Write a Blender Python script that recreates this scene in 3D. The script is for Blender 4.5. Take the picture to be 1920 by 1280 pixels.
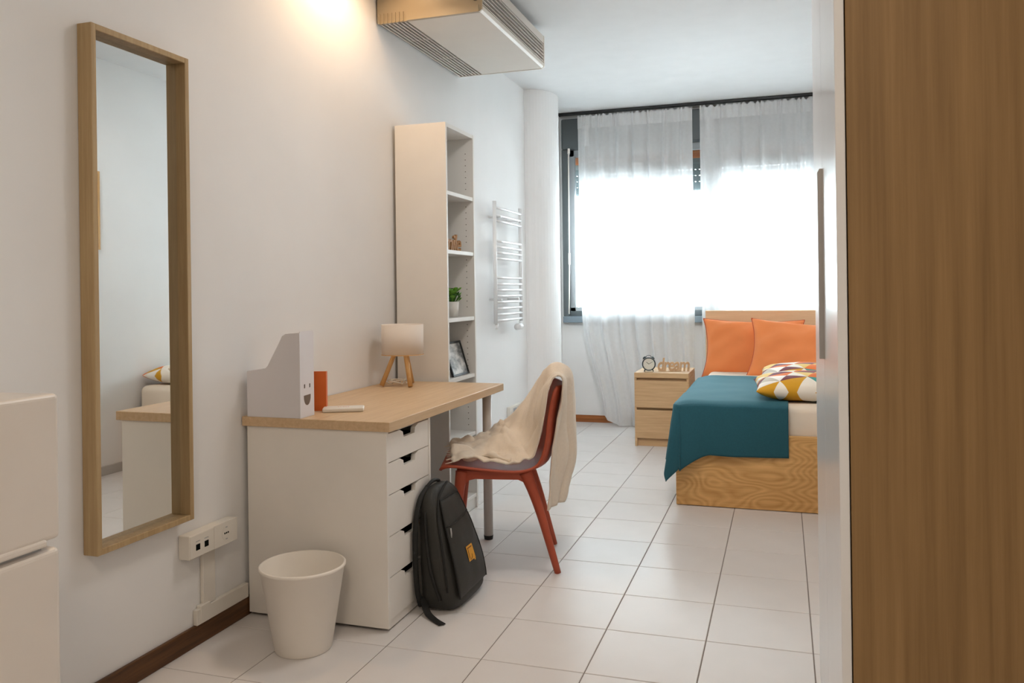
import bpy, bmesh, math, random
from mathutils import Vector, Matrix, noise
random.seed(7)
S = bpy.context.scene
for o in list(bpy.data.objects):
    bpy.data.objects.remove(o)
COL = S.collection

# ------------------------------------------------------------------ camera
YAW, ROLL = 0.3174, -0.0129
fw = Vector((-math.sin(YAW), math.cos(YAW), 0)); rt = Vector((math.cos(YAW), math.sin(YAW), 0)); up = Vector((0, 0, 1))
r2 = rt*math.cos(ROLL)+up*math.sin(ROLL); u2 = -rt*math.sin(ROLL)+up*math.cos(ROLL)
cam = bpy.data.cameras.new('camera'); camo = bpy.data.objects.new('camera', cam); COL.objects.link(camo)
cam.sensor_width = 36; cam.lens = 1543.7/1920*36; cam.shift_y = (545.3-640)/1920; cam.clip_start = .05
M = Matrix((r2, u2, -fw)).transposed().to_4x4(); M.translation = (1.884, 0, 1.1719); camo.matrix_world = M
S.camera = camo

# ------------------------------------------------------------------ world, lights, exposure
W = bpy.data.worlds.new('overcast_sky'); S.world = W; W.use_nodes = True
wb = W.node_tree.nodes['Background']; wb.inputs[0].default_value = (.85, .94, 1.0, 1); wb.inputs[1].default_value = 27.0
pl = bpy.data.lights.new('window_portal', 'AREA'); pl.shape = 'RECTANGLE'; pl.size = 2.35; pl.size_y = 1.9; pl.cycles.is_portal = True
po = bpy.data.objects.new('window_portal', pl); COL.objects.link(po); po.location = (1.2, 7.36, 1.65); po.rotation_euler = (math.radians(-90), 0, 0)
def spot(name, loc, energy, ang=150, blend=.6, color=(1, .66, .37), tilt=(0, 0, 0)):
    l = bpy.data.lights.new(name, 'SPOT'); l.energy = energy; l.color = color; l.spot_size = math.radians(ang); l.spot_blend = blend; l.shadow_soft_size = .03
    o = bpy.data.objects.new(name, l); COL.objects.link(o); o.location = loc; o.rotation_euler = tilt; return o
spot('ceiling_spot', (.18, 3.14, 2.70), 14)
spot('ceiling_spot', (.20, 3.46, 2.70), 2.0)
def added_fill_light(name, loc, energy, size, color):
    l = bpy.data.lights.new(name, 'AREA'); l.shape = 'DISK'; l.size = size; l.energy = energy; l.color = color
    o = bpy.data.objects.new(name, l); COL.objects.link(o); o.location = loc; return o
added_fill_light('added_fill_light', (1.35, 3.0, 2.72), 8, .5, (1, .95, .90))  # unseen overhead fill, added to lift the middle of the room
_s = spot('added_far_spot', (1.62, 2.75, 2.66), 150, 78, 1.0, (1, .99, .98)); _s.data.shadow_soft_size = .18  # unseen spot added to brighten the bed and window end
_s.rotation_euler = (Vector((1.25, 6.6, 1.15))-Vector((1.62, 2.75, 2.66))).to_track_quat('-Z', 'Y').to_euler()
added_fill_light('added_fill_light', (1.65, -.3, 2.72), 16, .5, (1, .84, .66))  # unseen warm fill behind the camera, added for surfaces facing it
S.view_settings.view_transform = 'Standard'; S.view_settings.look = 'None'; S.view_settings.gamma = 1; S.view_settings.use_curve_mapping = False
S.view_settings.exposure = 0.45
S.cycles.caustics_reflective = False; S.cycles.caustics_refractive = False
S.cycles.max_bounces = 6; S.cycles.diffuse_bounces = 4; S.cycles.glossy_bounces = 4; S.cycles.transparent_max_bounces = 8
S.cycles.sample_clamp_indirect = 12

# ------------------------------------------------------------------ materials
def lin(c):
    return tuple(((x/255)/12.92 if x/255 <= .04045 else ((x/255+.055)/1.055)**2.4) for x in c)+(1,)
def mat(name, col, rough=.5, metal=0, bump=0, bscale=60, var=0, vscale=8, spec=.5, coat=0, sheen=0, stretch=None):
    m = bpy.data.materials.new(name); m.use_nodes = True; nt = m.node_tree; b = nt.nodes['Principled BSDF']
    b.inputs['Base Color'].default_value = lin(col); b.inputs['Roughness'].default_value = rough; b.inputs['Metallic'].default_value = metal
    b.inputs['Specular IOR Level'].default_value = spec; b.inputs['Coat Weight'].default_value = coat; b.inputs['Coat Roughness'].default_value = .05
    if sheen:
        b.inputs['Sheen Weight'].default_value = sheen; b.inputs['Sheen Tint'].default_value = [math.sqrt(q) for q in lin(col)[:3]]+[1]; b.inputs['Sheen Roughness'].default_value = .5
    tc = nt.nodes.new('ShaderNodeTexCoord'); mp = nt.nodes.new('ShaderNodeMapping'); nt.links.new(tc.outputs['Object'], mp.inputs[0])
    if stretch: mp.inputs['Scale'].default_value = stretch
    n = nt.nodes.new('ShaderNodeTexNoise'); n.inputs['Scale'].default_value = vscale; n.inputs['Detail'].default_value = 3; nt.links.new(mp.outputs[0], n.inputs[0])
    mx = nt.nodes.new('ShaderNodeMix'); mx.data_type = 'RGBA'
    k = max(var, .02)
    mx.inputs[6].default_value = lin([max(0, x*(1-k)) for x in col]); mx.inputs[7].default_value = lin([min(255, x*(1+k*.6)) for x in col])
    nt.links.new(n.outputs[0], mx.inputs[0]); nt.links.new(mx.outputs[2], b.inputs['Base Color'])
    if bump:
        n2 = nt.nodes.new('ShaderNodeTexNoise'); n2.inputs['Scale'].default_value = bscale; n2.inputs['Detail'].default_value = 4; nt.links.new(mp.outputs[0], n2.inputs[0])
        bp = nt.nodes.new('ShaderNodeBump'); bp.inputs['Strength'].default_value = bump; bp.inputs['Distance'].default_value = .002
        nt.links.new(n2.outputs[0], bp.inputs['Height']); nt.links.new(bp.outputs[0], b.inputs['Normal'])
    return m
def wood(name, c1, c2, stretch, rough=.45, fig=None, k=1.0):
    """fine grain: noise squeezed across the grain; fig = scale of cathedral rings"""
    m = bpy.data.materials.new(name); m.use_nodes = True; nt = m.node_tree; b = nt.nodes['Principled BSDF']; b.inputs['Roughness'].default_value = rough
    b.inputs['Specular IOR Level'].default_value = .35
    tc = nt.nodes.new('ShaderNodeTexCoord'); mp = nt.nodes.new('ShaderNodeMapping'); mp.inputs['Scale'].default_value = stretch; nt.links.new(tc.outputs['Object'], mp.inputs[0])
    n = nt.nodes.new('ShaderNodeTexNoise'); n.inputs['Scale'].default_value = 1; n.inputs['Detail'].default_value = 6; n.inputs['Roughness'].default_value = .65; nt.links.new(mp.outputs[0], n.inputs[0])
    fac = n.outputs[0]
    if fig:
        m2 = nt.nodes.new('ShaderNodeMapping'); m2.inputs['Scale'].default_value = fig[0]; m2.inputs['Location'].default_value = fig[1]; nt.links.new(tc.outputs['Object'], m2.inputs[0])
        n3 = nt.nodes.new('ShaderNodeTexNoise'); n3.inputs['Scale'].default_value = 1; n3.inputs['Detail'].default_value = 1.2; n3.inputs['Roughness'].default_value = .35; nt.links.new(m2.outputs[0], n3.inputs[0])
        mu = nt.nodes.new('ShaderNodeMath'); mu.operation = 'MULTIPLY'; mu.inputs[1].default_value = fig[2]; nt.links.new(n3.outputs[0], mu.inputs[0])
        pp_ = nt.nodes.new('ShaderNodeMath'); pp_.operation = 'PINGPONG'; pp_.inputs[1].default_value = 1; nt.links.new(mu.outputs[0], pp_.inputs[0])
        ma = nt.nodes.new('ShaderNodeMix'); ma.data_type = 'FLOAT'; ma.inputs[0].default_value = .26; nt.links.new(n.outputs[0], ma.inputs[2]); nt.links.new(pp_.outputs[0], ma.inputs[3]); fac = ma.outputs[0]
    r = nt.nodes.new('ShaderNodeValToRGB'); e = r.color_ramp.elements; e[0].position = .28; e[0].color = lin(c1); e[1].position = .72; e[1].color = lin(c2)
    nt.links.new(fac, r.inputs[0]); nt.links.new(r.outputs[0], b.inputs['Base Color'])
    bp = nt.nodes.new('ShaderNodeBump'); bp.inputs['Strength'].default_value = .08; bp.inputs['Distance'].default_value = .001; nt.links.new(fac, bp.inputs['Height']); nt.links.new(bp.outputs[0], b.inputs['Normal'])
    return m
def sheer(name, alpha, col=(243, 243, 243)):
    m = bpy.data.materials.new(name); m.use_nodes = True; nt = m.node_tree; nt.nodes.remove(nt.nodes['Principled BSDF']); out = nt.nodes['Material Output']
    d = nt.nodes.new('ShaderNodeBsdfDiffuse'); d.inputs[0].default_value = lin(col); t = nt.nodes.new('ShaderNodeBsdfTranslucent'); t.inputs[0].default_value = lin(col)
    a = nt.nodes.new('ShaderNodeMixShader'); a.inputs[0].default_value = .36; nt.links.new(d.outputs[0], a.inputs[1]); nt.links.new(t.outputs[0], a.inputs[2])
    tr = nt.nodes.new('ShaderNodeBsdfTransparent'); mx = nt.nodes.new('ShaderNodeMixShader')
    tc = nt.nodes.new('ShaderNodeTexCoord'); n = nt.nodes.new('ShaderNodeTexNoise'); n.inputs['Scale'].default_value = 40; nt.links.new(tc.outputs['Object'], n.inputs[0])
    mr = nt.nodes.new('ShaderNodeMapRange'); mr.inputs[3].default_value = alpha-.04; mr.inputs[4].default_value = alpha+.04; nt.links.new(n.outputs[0], mr.inputs[0]); nt.links.new(mr.outputs[0], mx.inputs[0])
    nt.links.new(tr.outputs[0], mx.inputs[1]); nt.links.new(a.outputs[0], mx.inputs[2]); nt.links.new(mx.outputs[0], out.inputs[0])
    return m
def glass(name):
    m = bpy.data.materials.new(name); m.use_nodes = True; nt = m.node_tree; nt.nodes.remove(nt.nodes['Principled BSDF']); out = nt.nodes['Material Output']
    tr = nt.nodes.new('ShaderNodeBsdfTransparent'); tr.inputs[0].default_value = (.93, .96, .96, 1); g = nt.nodes.new('ShaderNodeBsdfGlossy'); g.inputs['Roughness'].default_value = .02
    f = nt.nodes.new('ShaderNodeFresnel'); f.inputs[0].default_value = 1.45; mx = nt.nodes.new('ShaderNodeMixShader')
    nt.links.new(f.outputs[0], mx.inputs[0]); nt.links.new(tr.outputs[0], mx.inputs[1]); nt.links.new(g.outputs[0], mx.inputs[2]); nt.links.new(mx.outputs[0], out.inputs[0])
    return m
def triangles(name):
    """patchwork of coloured triangles on the cushion's own surface coordinates"""
    m = bpy.data.materials.new(name); m.use_nodes = True; nt = m.node_tree; b = nt.nodes['Principled BSDF']; b.inputs['Roughness'].default_value = .8
    N = nt.nodes.new; L = nt.links.new
    tc = N('ShaderNodeTexCoord'); mp = N('ShaderNodeMapping'); mp.inputs['Rotation'].default_value = (0, 0, .38); mp.inputs['Scale'].default_value = (9.0, 10.5, 9); at = N('ShaderNodeAttribute'); at.attribute_name = 'unrolled'; L(at.outputs['Vector'], mp.inputs[0])
    sp = N('ShaderNodeSeparateXYZ'); L(mp.outputs[0], sp.inputs[0])
    def op(o, a, bb=None, v=None):
        n = N('ShaderNodeMath'); n.operation = o; L(a, n.inputs[0])
        if bb is not None: L(bb, n.inputs[1])
        elif v is not None: n.inputs[1].default_value = v
        return n.outputs[0]
    x, y = sp.outputs[0], sp.outputs[1]
    fx, fy = op('FLOOR', x), op('FLOOR', y)
    rx, ry = op('SUBTRACT', x, fx), op('SUBTRACT', y, fy)
    par = op('MODULO', op('ABSOLUTE', op('ADD', fx, fy)), None, 2)
    s1 = op('GREATER_THAN', op('ADD', rx, ry), None, 1); s2 = op('GREATER_THAN', rx, ry)
    mx = N('ShaderNodeMix'); mx.data_type = 'FLOAT'; L(par, mx.inputs[0]); L(s1, mx.inputs[2]); L(s2, mx.inputs[3])
    cb = N('ShaderNodeCombineXYZ'); L(fx, cb.inputs[0]); L(fy, cb.inputs[1]); L(mx.outputs[0], cb.inputs[2])
    wn = N('ShaderNodeTexWhiteNoise'); L(cb.outputs[0], wn.inputs[0])
    r = N('ShaderNodeValToRGB'); r.color_ramp.interpolation = 'CONSTANT'; L(wn.outputs[0], r.inputs[0])
    cs = [(234, 226, 212), (208, 152, 26), (228, 112, 26), (234, 226, 212), (112, 48, 60), (196, 186, 168), (226, 190, 104), (58, 140, 132), (208, 152, 26), (240, 234, 224)]
    e = r.color_ramp.elements
    while len(e) > 1: e.remove(e[0])
    e[0].position = 0; e[0].color = lin(cs[0])
    for i, c in enumerate(cs[1:], 1):
        q = e.new(i/len(cs)); q.color = lin(c)
    L(r.outputs[0], b.inputs['Base Color'])
    return m

m_wall = mat('wall_paint', (236, 235, 234), .75, bump=.06, bscale=220, var=.012, vscale=3)
m_ceil = mat('ceiling_paint', (226, 226, 226), .8, var=.01)
m_tile = mat('glazed_tile', (227, 222, 219), .27, var=.03, vscale=5, spec=.05, bump=.015, bscale=9)
m_grout = mat('grout', (128, 118, 112), .9, var=.1, vscale=30)
m_base = wood('dark_baseboard', (62, 38, 18), (112, 74, 40), (60, 3, 60), .4)
m_basef = wood('red_baseboard', (132, 74, 34), (176, 108, 58), (3, 60, 60), .4)
m_baser = mat('grey_baseboard', (186, 182, 178), .5)
m_oak = wood('light_oak_laminate', (200, 168, 130), (220, 191, 155), (60, 3.5, 60), .42)
m_mirwood = wood('mirror_oak', (164, 136, 96), (190, 164, 124), (70, 70, 3), .5)
m_bedwood = wood('oak_veneer', (196, 146, 84), (230, 184, 122), (3, 40, 55), .5, fig=((2.6, 1, 6.0), (3.3, 0, 1.1), 46))
m_headwood = wood('oak_veneer_headboard', (214, 178, 138), (230, 197, 157), (3, 40, 50), .5)
m_night = wood('oak_nightstand', (190, 153, 112), (216, 181, 138), (3, 40, 75), .5)
m_ward = wood('stained_oak_panel', (122, 94, 58), (156, 124, 82), (46, 30, 1.1), .5)
m_white = mat('white_lacquer', (238, 233, 226), .45, var=.01)
m_whitegl = mat('white_high_gloss', (228, 228, 230), .28, spec=.5, coat=.15)
m_shelfw = mat('white_foil', (232, 229, 224), .5)
m_plastic = mat('white_plastic', (228, 222, 212), .4)
m_binw = mat('bin_plastic', (243, 236, 226), .5)
m_fridge = mat('fridge_enamel', (224, 216, 208), .3)
m_ac = mat('ac_enamel', (216, 208, 198), .38)
m_acend = mat('ac_end_cap', (168, 152, 126), .35)
m_dark = mat('dark_void', (14, 17, 17), .9, spec=.1)  # near-black stands in for shade in holes, drawers and grille; also plain black parts
m_black = mat('black_plastic', (24, 26, 27), .5)
m_alu = mat('anthracite_metal', (84, 90, 92), .45, metal=.2)
m_sill = mat('blue_grey_sill', (120, 134, 144), .5)
m_slat = mat('grey_shutter', (112, 122, 124), .6)
m_orange_wood = wood('orange_wood', (190, 104, 48), (220, 136, 76), (3, 40, 60), .5)
m_chair = mat('rust_red_plastic', (180, 80, 52), .48, var=.05, vscale=30)
m_steel = mat('leg_grey', (206, 198, 190), .35)
m_pillow = mat('orange_cotton', (236, 138, 78), .85, bump=.25, bscale=260, var=.05, vscale=6, sheen=.15)
m_pipe = mat('dark_orange_piping', (196, 88, 54), .8)
m_teal = mat('teal_felt', (28, 86, 100), .85, bump=.5, bscale=420, var=.10, vscale=120, sheen=.55)
m_sheet = mat('cream_sheet', (232, 218, 200), .85, bump=.15, bscale=200)
m_throw = mat('cream_throw', (238, 224, 206), .95, bump=.35, bscale=420, var=.04, vscale=90, sheen=.3)
m_bag = mat('black_nylon', (46, 45, 41), .62, bump=.35, bscale=500, var=.12, vscale=16)
m_bag2 = mat('black_webbing', (24, 24, 22), .7, bump=.4, bscale=700)
m_yellow = mat('yellow_print', (226, 160, 48), .6)
m_brown = mat('brown_print', (110, 66, 16), .6)
m_paper = mat('white_card', (226, 222, 224), .6)
m_shade = mat('lamp_fabric', (232, 222, 212), .9, bump=.2, bscale=400)
m_lampwood = wood('beech', (196, 150, 92), (220, 178, 122), (60, 60, 6), .5)
m_cable = mat('white_cable', (232, 226, 216), .5)
m_obook = mat('orange_cover', (206, 96, 22), .6)
m_pages = mat('paper_pages', (232, 206, 180), .8, stretch=(300, 1, 1))
m_inkor = mat('orange_ink', (222, 170, 140), .6)
m_green = mat('leaf_green', (96, 152, 40), .55, var=.3, vscale=40)
m_dgreen = mat('dark_leaf_green', (50, 98, 34), .55, var=.3, vscale=40)
m_pot = mat('white_pot', (224, 220, 212), .5)
m_sign = wood('pale_wood_sign', (186, 150, 112), (214, 182, 146), (40, 40, 40), .6)
m_sign2 = wood('brown_wood_sign', (150, 104, 62), (196, 150, 104), (40, 40, 40), .6)
m_clockr = mat('clock_rim', (50, 62, 66), .35, metal=.3)
m_clockf = mat('clock_face', (222, 218, 204), .6)
m_rad = mat('radiator_enamel', (232, 232, 232), .3)
m_grey = mat('grey_plastic', (176, 176, 176), .5)
m_glass = glass('window_glass')
m_sheer = sheer('sheer_voile', .86)
m_header = sheer('header_voile', .82)
m_tri = triangles('triangle_print')
m_handle = mat('brushed_handle', (168, 164, 160), .4, metal=.5)
m_mirror = bpy.data.materials.new('silvered_glass'); m_mirror.use_nodes = True
_b = m_mirror.node_tree.nodes['Principled BSDF']; _b.inputs['Base Color'].default_value = (.86, .88, .87, 1); _b.inputs['Metallic'].default_value = 1; _b.inputs['Roughness'].default_value = .012

# greyscale landscape print
m_print = bpy.data.materials.new('mountain_print'); m_print.use_nodes = True
nt = m_print.node_tree; tc = nt.nodes.new('ShaderNodeTexCoord'); n = nt.nodes.new('ShaderNodeTexNoise'); n.inputs['Scale'].default_value = 16; n.inputs['Detail'].default_value = 8
mp = nt.nodes.new('ShaderNodeMapping'); mp.inputs['Scale'].default_value = (1, .8, 1.8); nt.links.new(tc.outputs['Object'], mp.inputs[0]); nt.links.new(mp.outputs[0], n.inputs[0])
r = nt.nodes.new('ShaderNodeValToRGB'); r.color_ramp.elements[0].position = .35; r.color_ramp.elements[0].color = lin((96, 98, 98)); r.color_ramp.elements[1].position = .62; r.color_ramp.elements[1].color = lin((214, 212, 208))
nt.links.new(n.outputs[0], r.inputs[0]); nt.links.new(r.outputs[0], nt.nodes['Principled BSDF'].inputs['Base Color'])

# ------------------------------------------------------------------ helpers
def obj(name, bm, m, parent=None, smooth=False):
    me = bpy.data.meshes.new(name)
    if isinstance(bm, tuple):
        me.from_pydata(bm[0], [], bm[1])
        b2 = bmesh.new(); b2.from_mesh(me); bmesh.ops.recalc_face_normals(b2, faces=b2.faces); b2.to_mesh(me); b2.free()
    else:
        bmesh.ops.recalc_face_normals(bm, faces=bm.faces); bm.to_mesh(me); bm.free()
    me.materials.append(m)
    if smooth:
        for p in me.polygons: p.use_smooth = True
    o = bpy.data.objects.new(name, me); COL.objects.link(o)
    if parent: o.parent = parent
    return o
def tag(o, label, cat=None, group=None, kind=None):
    if label: o['label'] = label
    if cat: o['category'] = cat
    if group: o['group'] = group
    if kind: o['kind'] = kind
    return o
def thing(name, label, cat, loc=(0, 0, 0), rz=0, group=None, kind=None):
    o = bpy.data.objects.new(name, None); COL.objects.link(o); o.location = loc; o.rotation_euler = (0, 0, rz); o.empty_display_size = .1
    return tag(o, label, cat, group, kind)
def box(x0, x1, y0, y1, z0, z1, bev=0, seg=2, bm=None):
    b = bmesh.new()
    vs = bmesh.ops.create_cube(b, size=1)['verts']
    for v in vs:
        v.co = Vector(((x0+x1)/2+v.co.x*(x1-x0), (y0+y1)/2+v.co.y*(y1-y0), (z0+z1)/2+v.co.z*(z1-z0)))
    if bev: bmesh.ops.bevel(b, geom=list(b.edges), offset=bev, segments=seg, affect='EDGES', profile=.5, clamp_overlap=True)
    return merge(bm, b)
def merge(bm, b):
    if bm is None: return b
    me = bpy.data.meshes.new('t'); b.to_mesh(me); b.free(); bm.from_mesh(me); bpy.data.meshes.remove(me); return bm
def tube(p, q, r0, r1=None, n=16, bm=None, cap=True):
    r1 = r0 if r1 is None else r1
    p, q = Vector(p), Vector(q); d = (q-p); L = d.length
    b = bmesh.new(); bmesh.ops.create_cone(b, cap_ends=cap, segments=n, radius1=r0, radius2=r1, depth=L)
    R = d.to_track_quat('Z', 'Y').to_matrix().to_4x4(); R.translation = (p+q)/2
    bmesh.ops.transform(b, matrix=R, verts=b.verts); return merge(bm, b)
def path(pts, r, n=8, bm=None):
    """round tube swept along points, rounded joints"""
    pts = [Vector(p) for p in pts]; V, F = [], []; ref = Vector((.3, .2, 1)).normalized()
    for i, p in enumerate(pts):
        t = (pts[min(i+1, len(pts)-1)]-pts[max(i-1, 0)]).normalized(); a = t.cross(ref)
        if a.length < .05: a = t.cross(Vector((1, 0, 0)))
        a.normalize(); c = t.cross(a); rr = r[i] if isinstance(r, (list, tuple)) else r
        for k in range(n):
            th = 2*math.pi*k/n; V.append(tuple(p+(a*math.cos(th)+c*math.sin(th))*rr))
    for i in range(len(pts)-1):
        for k in range(n):
            F.append((i*n+k, i*n+(k+1) % n, (i+1)*n+(k+1) % n, (i+1)*n+k))
    F.append(tuple(range(n))[::-1]); F.append(tuple(range((len(pts)-1)*n, len(pts)*n)))
    if bm is None: return (V, F)
    me = bpy.data.meshes.new('t'); me.from_pydata(V, [], F); bm.from_mesh(me); bpy.data.meshes.remove(me); return bm
def catmull(P, n=8):
    P = [Vector(p) for p in P]; out = []
    for i in range(len(P)-1):
        a, b, c, d = P[max(i-1, 0)], P[i], P[i+1], P[min(i+2, len(P)-1)]
        for k in range(n):
            t = k/n; out.append(.5*((2*b)+(c-a)*t+(2*a-5*b+4*c-d)*t*t+(3*b-a-3*c+d)*t**3))
    out.append(P[-1]); return out
def prism(poly, axis, a, b, bm=None):
    """polygon in the two other axes, extruded from a to b along axis (x: poly=(y,z), y: (x,z), z: (x,y))"""
    def P(u, v, w): return {'x': (w, u, v), 'y': (u, w, v), 'z': (u, v, w)}[axis]
    bb = bmesh.new(); A = [bb.verts.new(P(u, v, a)) for u, v in poly]; B = [bb.verts.new(P(u, v, b)) for u, v in poly]; n = len(poly)
    bb.faces.new(A); bb.faces.new(B[::-1])
    for i in range(n): bb.faces.new((A[i], A[(i+1) % n], B[(i+1) % n], B[i]))
    return merge(bm, bb)
def lathe(prof, n=40, c=(0, 0, 0), bm=None, sx=1, sy=1):
    V, F = [], []; k = len(prof)
    for i in range(n):
        a = 2*math.pi*i/n
        for r, z in prof: V.append((c[0]+r*math.cos(a)*sx, c[1]+r*math.sin(a)*sy, c[2]+z))
    for i in range(n):
        for j in range(k-1):
            F.append((i*k+j, ((i+1) % n)*k+j, ((i+1) % n)*k+j+1, i*k+j+1))
    me = bpy.data.meshes.new('t'); me.from_pydata(V, [], F); b = bmesh.new(); b.from_mesh(me); bpy.data.meshes.remove(me)
    bmesh.ops.remove_doubles(b, verts=b.verts, dist=1e-5); return merge(bm, b)
def grid(fn, nu, nv):
    V = [tuple(fn(i/nu, j/nv)) for j in range(nv+1) for i in range(nu+1)]
    F = [(j*(nu+1)+i, j*(nu+1)+i+1, (j+1)*(nu+1)+i+1, (j+1)*(nu+1)+i) for j in range(nv) for i in range(nu)]
    return V, F
def solid(o, t, off=-1, sub=0):
    s = o.modifiers.new('thickness', 'SOLIDIFY'); s.thickness = t; s.offset = off
    if sub:
        s = o.modifiers.new('smooth', 'SUBSURF'); s.levels = sub; s.render_levels = sub
    return o
def nz(x, y, z=0): return noise.noise(Vector((x, y, z)))
def sm(t): t = max(0, min(1, t)); return t*t*(3-2*t)

# ================================================================== SETTING
X1, Y0, Y1, ZC = 2.38, -1.5, 7.16, 2.73
fl = tag(obj('floor', box(-.1, X1+.1, Y0-.1, Y1+.1, -.12, -.0022), m_grout), 'floor of square glossy off-white ceramic tiles', 'floor', kind='structure')
# tiles, each its own piece
TX, TY, OX, OY, G = .3359, .3389, .9561, 2.4591, .0016
def tilemesh(w, d):
    i = .0015; me = bpy.data.meshes.new('tile')
    V = [(0, 0, -.006), (w, 0, -.006), (w, d, -.006), (0, d, -.006), (0, 0, -i), (w, 0, -i), (w, d, -i), (0, d, -i), (i, i, 0), (w-i, i, 0), (w-i, d-i, 0), (i, d-i, 0)]
    F = [(0, 1, 5, 4), (1, 2, 6, 5), (2, 3, 7, 6), (3, 0, 4, 7), (4, 5, 9, 8), (5, 6, 10, 9), (6, 7, 11, 10), (7, 4, 8, 11), (8, 9, 10, 11)]
    me.from_pydata(V, [], F); me.materials.append(m_tile); return me
cache = {}
for i in range(-3, 5):
    for j in range(-12, 14):
        x0, x1 = max(0, OX+i*TX), min(X1, OX+(i+1)*TX); y0, y1 = max(Y0, OY+j*TY), min(Y1, OY+(j+1)*TY)
        if x1-x0 < .02 or y1-y0 < .02: continue
        w, d = round(x1-x0-2*G, 4), round(y1-y0-2*G, 4)
        if (w, d) not in cache: cache[(w, d)] = tilemesh(w, d)
        o = bpy.data.objects.new('tile', cache[(w, d)]); COL.objects.link(o); o.parent = fl; o.location = (x0+G, y0+G, random.uniform(-.0003, 0))

tag(obj('ceiling', box(-.1, X1+.1, Y0-.1, Y1+.4, ZC, ZC+.1), m_ceil), 'plain white ceiling', 'ceiling', kind='structure')
tag(obj('wall_left', box(-.12, 0, Y0-.1, Y1+.4, -.1, ZC+.05), m_wall), 'white plaster wall with the mirror and radiator', 'wall', kind='structure')
tag(obj('wall_right', box(X1, X1+.12, Y0-.1, Y1+.4, -.1, ZC+.05), m_wall), 'white plaster wall behind the wardrobe and bed', 'wall', kind='structure')
tag(obj('wall_back', box(-.1, X1+.1, Y0-.12, Y0, -.1, ZC+.05), m_wall), 'white plaster wall behind the viewer', 'wall', kind='structure')
WX0, WX1, WZ0, WZ1 = .03, 2.33, .90, 2.69
b = box(-.05, X1+.05, Y1, Y1+.25, -.1, WZ0); box(-.05, X1+.05, Y1, Y1+.25, WZ1, ZC+.05, bm=b); box(-.05, WX0, Y1, Y1+.25, WZ0, WZ1, bm=b); box(WX1, X1+.05, Y1, Y1+.25, WZ0, WZ1, bm=b)
tag(obj('wall_far', b, m_wall), 'white wall around the wide curtained window', 'wall', kind='structure')
# rounded engaged column in the far left corner
pts = [(.19*math.sin(math.pi*k/24), 6.36-.27*math.cos(math.pi*k/24)) for k in range(25)]
pts = [(-.05, 6.09)]+pts+[(-.05, 6.63)]
tag(obj('wall_column', prism(pts, 'z', 0, ZC), m_wall, smooth=False), 'white rounded column in the corner beside the window', 'column', kind='structure')
# baseboards
tag(obj('baseboard_left', box(0, .014, Y0, 6.08, 0, .068, .003), m_base), 'dark brown wooden baseboard along the mirror wall', 'baseboard', kind='structure')
tag(obj('baseboard_far', box(0.01, 2.36, Y1-.014, Y1, 0, .062, .003), m_basef), 'reddish brown wooden baseboard under the window', 'baseboard', kind='structure')
tag(obj('baseboard_right', box(X1-.014, X1, 2.6, Y1, 0, .06, .003), m_baser), 'pale grey baseboard on the wall by the bed', 'baseboard', kind='structure')

# ------------------------------------------------------------------ window
win = thing('window_1', 'wide dark-framed window behind the sheer curtains', 'window', (0, 0, 0), kind='structure')
b = box(WX0, .082, 7.11, 7.21, .94, 2.42, .004); obj('window_frame', b, m_alu, win)
obj('window_frame', box(WX1-.05, WX1, 7.11, 7.21, .94, 2.42, .004), m_alu, win)
obj('mullion', box(1.262, 1.35, 7.13, 7.22, .94, 2.42, .004), mat('grey_mullion', (176, 182, 184), .5), win)
obj('bottom_rail', box(WX0, WX1, 7.15, 7.22, .94, .985, .004), m_alu, win)
def sash(x0, x1):
    b = box(x0, x0+.05, 7.16, 7.215, .985, 2.42, .004); box(x1-.03, x1, 7.16, 7.215, .985, 2.42, .004, bm=b); box(x0, x1, 7.16, 7.215, .985, 1.02, .004, bm=b); box(x0, x1, 7.16, 7.215, 2.36, 2.42, .004, bm=b)
    s = obj('sash', b, mat('grey_sash', (150, 154, 156), .5), win)
    obj('pane', box(x0+.04, x1-.02, 7.186, 7.192, 1.01, 2.37), m_glass, s)
sash(.082, 1.262); sash(1.35, WX1-.05)
tag(obj('sill', box(.0305, WX1, 7.085, 7.24, .885, .94, .004), m_sill, win), 'blue grey sill')
tag(obj('shutter_box', box(.032, WX1, 7.09, 7.30, 2.42, 2.6895, .012), m_alu, win), 'dark grey roller shutter box')
tag(obj('lintel_board', box(.085, WX1-.03, 7.24, 7.27, 2.30, 2.385), m_orange_wood, win), 'orange brown wooden board')
for x0, x1 in ((.10, 1.275), (1.276, WX1-.04)):
    z = 2.03
    for k in range(8):
        h = .052 if k else .07
        bb = box(x0, x1, 7.262, 7.276, z, z+h-.007, .002, 1)
        if k in (1, 2, 3):          # webs between the light slots
            for q in range(int((x1-x0)/.035)+1):
                box(x0+q*.035, min(x1, x0+q*.035+.027), 7.266, 7.272, z-.008, z, bm=bb)
            box(x0, x1, 7.265, 7.273, z-.008, z-.0045, bm=bb)
        else:
            box(x0, x1, 7.265, 7.273, z-.008, z, bm=bb)
        obj('shutter_slat', bb, m_slat, win); z += h
bb = path([(.099, 7.095, 2.40), (.097, 7.09, 2.3), (.094, 7.09, 1.45), (.085, 7.092, .96)], .0065, 10); rod = obj('crank_rod', bb, m_white, win, True); tag(rod, 'white crank rod')
obj('rod_joint', tube((.099, 7.092, 2.38), (.099, 7.10, 2.425), .012), m_white, rod); obj('rod_grip', tube((.094, 7.09, 1.5), (.094, 7.09, 1.40), .010), m_white, rod)

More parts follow.
